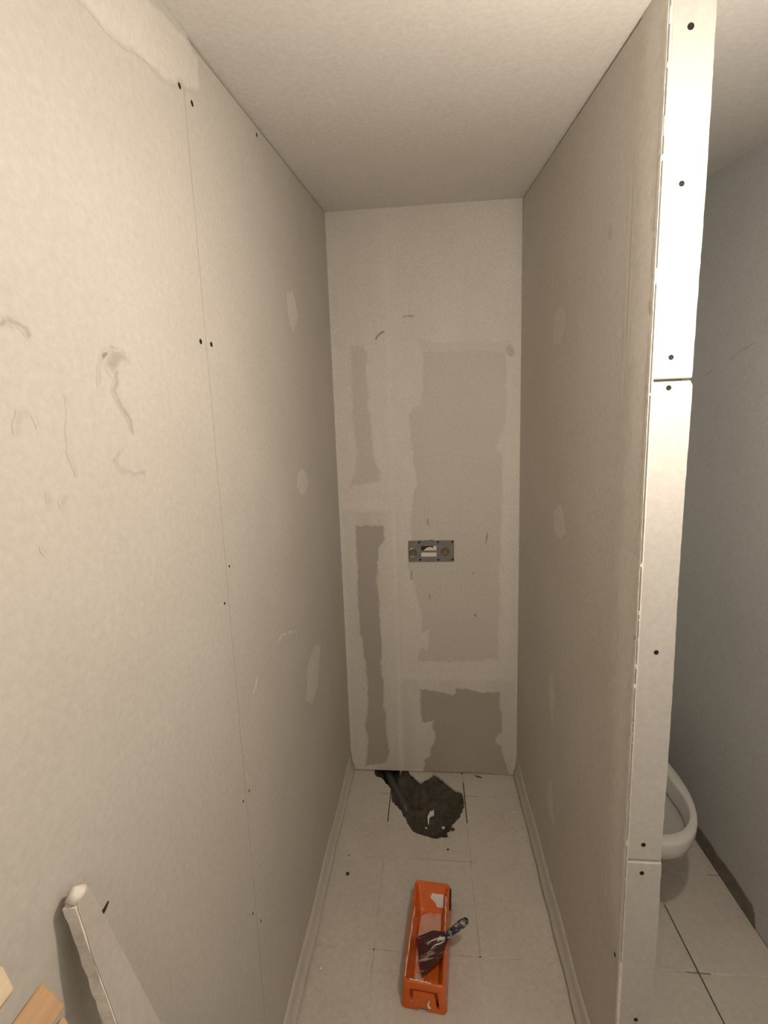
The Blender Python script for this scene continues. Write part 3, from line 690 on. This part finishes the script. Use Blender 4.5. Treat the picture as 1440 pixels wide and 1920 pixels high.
for u, v in ((465, 380), (828, 376), (1105, 376), (480, 722), (830, 725), (1105, 720)):
    cx_, cz_ = px(u) - ox, pz(v) - oz
    MB().lathe([(0.0050, -0.0030 - oy), (0.0048, -0.0034 - oy), (0.0034, -0.0033 - oy), (0.001, -0.0032 - oy)], (cx_, 0, cz_), 'y', 10).build('fixing_hole', M['screw'], PL)
mb = MB()
for u0, u1, v0, v1 in ((450, 510, 336, 346), (560, 610, 338, 347), (620, 760, 330, 344)):
    mb.prism([(px(u0), pz(v1)), (px((u0+u1)/2), pz(v0)), (px(u1), pz(v1 - 4))], lambda p: (p[0] - ox, -0.0016 - oy, p[1] - oz), lambda p: (p[0] - ox, -0.0020 - oy, p[1] - oz))
mb.build('gap_crack', M['dark'], PL)
for u, v, du in ((320, 500, 38), (330, 655, 40)):  # small white dabs across the rim of the left socket
    MB().tube([(px(u - du) - ox, -0.0078 - oy, pz(v + 12) - oz), (px(u) - ox, -0.0082 - oy, pz(v - 10) - oz), (px(u + du) - ox, -0.0078 - oy, pz(v) - oz)], [0.0014, 0.0026, 0.0014], 8).build('white_dab', M['chip'], PL, True)

# ------------------------------------------------------------------ drain pipe, chips and crumbs in and around the pit
pp = [(0.150, 0.09, -0.048), (0.178, 0.03, -0.044), (0.206, -0.045, -0.040), (0.232, -0.100, -0.041), (0.262, -0.155, -0.050), (0.285, -0.19, -0.062)]
o = MB().tube(pp, 0.020, 18).build('drain_pipe', M['pvc'], None, True); tag(o, 'grey plastic drain pipe running under the wall into the pit', 'pipe')
def flat_chip(name, pts, z, th, label, cat, mat, tilt=0.0):
    cx_ = sum(p[0] for p in pts)/len(pts); cy_ = sum(p[1] for p in pts)/len(pts)
    o = MB().prism(pts, lambda p: (p[0], p[1], z + tilt*(p[1]-cy_)), lambda p: (p[0], p[1], z + th + tilt*(p[1]-cy_))).build(name, mat); return tag(o, label, cat)
flat_chip('plaster_chip', [(0.372, -0.246), (0.384, -0.212), (0.392, -0.214), (0.399, -0.203), (0.401, -0.232), (0.381, -0.246), (0.378, -0.282), (0.374, -0.285)], -0.030, 0.006, 'jagged white plaster chip in the middle of the pit', 'plaster chip', M['chip'])
def crumb(name, x, y, z, r, label, cat, mat, seed):
    rnd = random.Random(seed); bm = bmesh.new(); bmesh.ops.create_icosphere(bm, subdivisions=1, radius=r)
    for v in bm.verts: v.co *= 0.7 + 0.6*rnd.random(); v.co.z *= 0.6
    zmin = min(v.co.z for v in bm.verts)
    for v in bm.verts: v.co.z -= zmin
    me = bpy.data.meshes.new(name); bm.to_mesh(me); bm.free(); me.materials.append(mat)
    o = bpy.data.objects.new(name, me); COL.objects.link(o); o.location = (x, y, z); return tag(o, label, cat)
crumb('plaster_chip', 0.438, -0.296, -0.031, 0.008, 'small round white plaster chip at the near right of the pit', 'plaster chip', M['chip'], 1)
crumb('plaster_chip', 0.366, -0.298, -0.036, 0.005, 'tiny white plaster chip below the jagged one in the pit', 'plaster chip', M['chip'], 2)
crumb('mortar_crumb', 0.476, -0.338, 0.0006, 0.009, 'dark mortar crumb on the right rim of the pit', 'crumb', M['crumb'], 3)
crumb('mortar_crumb', 0.454, -0.434, 0.0006, 0.005, 'tiny dark crumb on the tile between pit and trough', 'crumb', M['crumb'], 4)
crumb('mortar_crumb', 0.077, -0.563, 0.0006, 0.006, 'dark crumb on the left tile beside the trough', 'crumb', M['crumb'], 5)
crumb('plaster_chip', 0.048, -0.885, 0.0006, 0.006, 'white plaster chip on the floor near the left skirting', 'plaster chip', M['chip'], 6)
crumb('plaster_chip', 0.742, -0.232, 0.0006, 0.007, 'white plaster chip on the tile right of the pit', 'plaster chip', M['chip'], 7)
o = MB().tube([(0.596, -0.018, 0.0035), (0.612, -0.022, 0.004), (0.628, -0.028, 0.0035)], [0.0015, 0.003, 0.0015], 8).build('mortar_crumb', M['crumb']); tag(o, 'dark sliver lying on the floor against the back wall', 'crumb')

# ------------------------------------------------------------------ tapering board offcut leaning on the left wall
OC = empty('board_offcut', (0.245, -1.58, 0.0)); tag(OC, 'pointed grey plasterboard offcut leaning on the left wall', 'board')
def ocx(z): return 0.024 + 0.195*(1.125 - z)
ox, oy, oz = OC.location
nrm = Vector((1, 0, 0.195)).normalized()
rnd = random.Random(21); lft, rgt = [], []
for k in range(41):
    z = 1.118*k/40
    y0 = -1.672 - 0.010*(1 - z/1.12); y1 = -1.651 + 0.125*(1.12 - z)
    jj = (rnd.random()-.5)*0.003 if z > 0.94 else 0
    lft.append((y0 + jj, z)); rgt.append((y1, z))
prof = lft + [(-1.668, 1.125), (-1.660, 1.1285), (-1.652, 1.124)] + rgt[::-1]
OT = 0.016
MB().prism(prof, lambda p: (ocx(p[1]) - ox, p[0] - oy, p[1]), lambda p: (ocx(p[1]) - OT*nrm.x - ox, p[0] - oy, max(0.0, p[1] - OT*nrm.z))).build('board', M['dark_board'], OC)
# bare core at the broken tip
tipc = MB()
tipc.tube([(ocx(1.120) - 0.008 - ox, -1.670 - oy, 1.121), (ocx(1.120) - 0.006 - ox, -1.662 - oy, 1.127), (ocx(1.12) - 0.005 - ox, -1.654 - oy, 1.123)], [0.006, 0.0085, 0.005], 10)
tipc.build('bare_core', M['core'], OC, True)
eg = MB(); zz = [0.965 + 0.155*k/16 for k in range(17)]
eg.loft([[(ocx(z) - 0.001 - ox, -1.6725 - 0.010*(1 - z/1.12) - 0.0012*rnd.random() - oy, z), (ocx(z) - 0.001 - ox, -1.668 - oy, z), (ocx(z) - 0.014 - ox, -1.668 - oy, z), (ocx(z) - 0.014 - ox, -1.6735 - 0.010*(1 - z/1.12) - 0.002*rnd.random() - oy, z)] for z in zz]).build('bare_core', M['core'], OC)
zs_ = 1.078
MB().tube([(ocx(zs_) - 0.006 - ox, -1.646 - oy, zs_), (ocx(zs_) - 0.006 - ox, -1.638 - oy, zs_ + 0.001), (ocx(zs_) - 0.008 - ox, -1.629 - oy, zs_ + 0.001)], [0.0022, 0.0018, 0.0010], 8).build('screw', M['screw'], OC)

# ------------------------------------------------------------------ wooden battens lying on a trestle at the left
def batten(x, y, z, length, wd, th, roll, mat, label, skew=0.0):
    t = MB(); c_, s_ = math.cos(roll), math.sin(roll)
    q = [(0, 0), (wd, 0), (wd, -th), (0, -th)]
    f = lambda yy: [(a*c_ + b_*s_, yy + (skew*a if yy == 0 else 0), -a*s_ + b_*c_) for a, b_ in q]
    o = t.loft([f(0), f(-length*0.5), f(-length)]).build('wooden_batten', mat); o.location = (x, y, z); bevel(o, 0.002, 2)
    return tag(o, label, 'batten', 'wooden battens on the trestle')
batten(0.1000, -1.7896, 1.1930, 0.9, 0.0256, 0.020, 0.67, M['wood'], 'broad orange-brown wooden batten at the lower left corner', -0.12)
batten(0.1212, -1.7975, 1.1745, 0.9, 0.0075, 0.022, 0.67, M['wood'], 'narrow brown batten beside the broad orange-brown one', -0.2)
batten(0.1280, -1.8010, 1.1680, 0.9, 0.0130, 0.018, 0.67, M['pale_wood'], 'slim pale wooden batten right of the brown ones', -0.2)
batten(0.0840, -1.8030, 1.2255, 0.9, 0.0190, 0.010, 0.58, M['pale_wood'], 'pale wooden batten at the left frame edge', -0.4)
TS = empty('trestle', (0.13, -2.2, 0)); tag(TS, 'wooden trestle carrying the battens beside the viewer', 'trestle', )
MB().box((-0.10, -0.02, 1.08), (0.06, 0.02, 1.150)).build('beam', M['pale_wood'], TS)
for sx in (-0.08, 0.03):
    MB().box((sx, -0.018, 0.0005), (sx + 0.03, 0.018, 1.08)).build('leg', M['pale_wood'], TS)
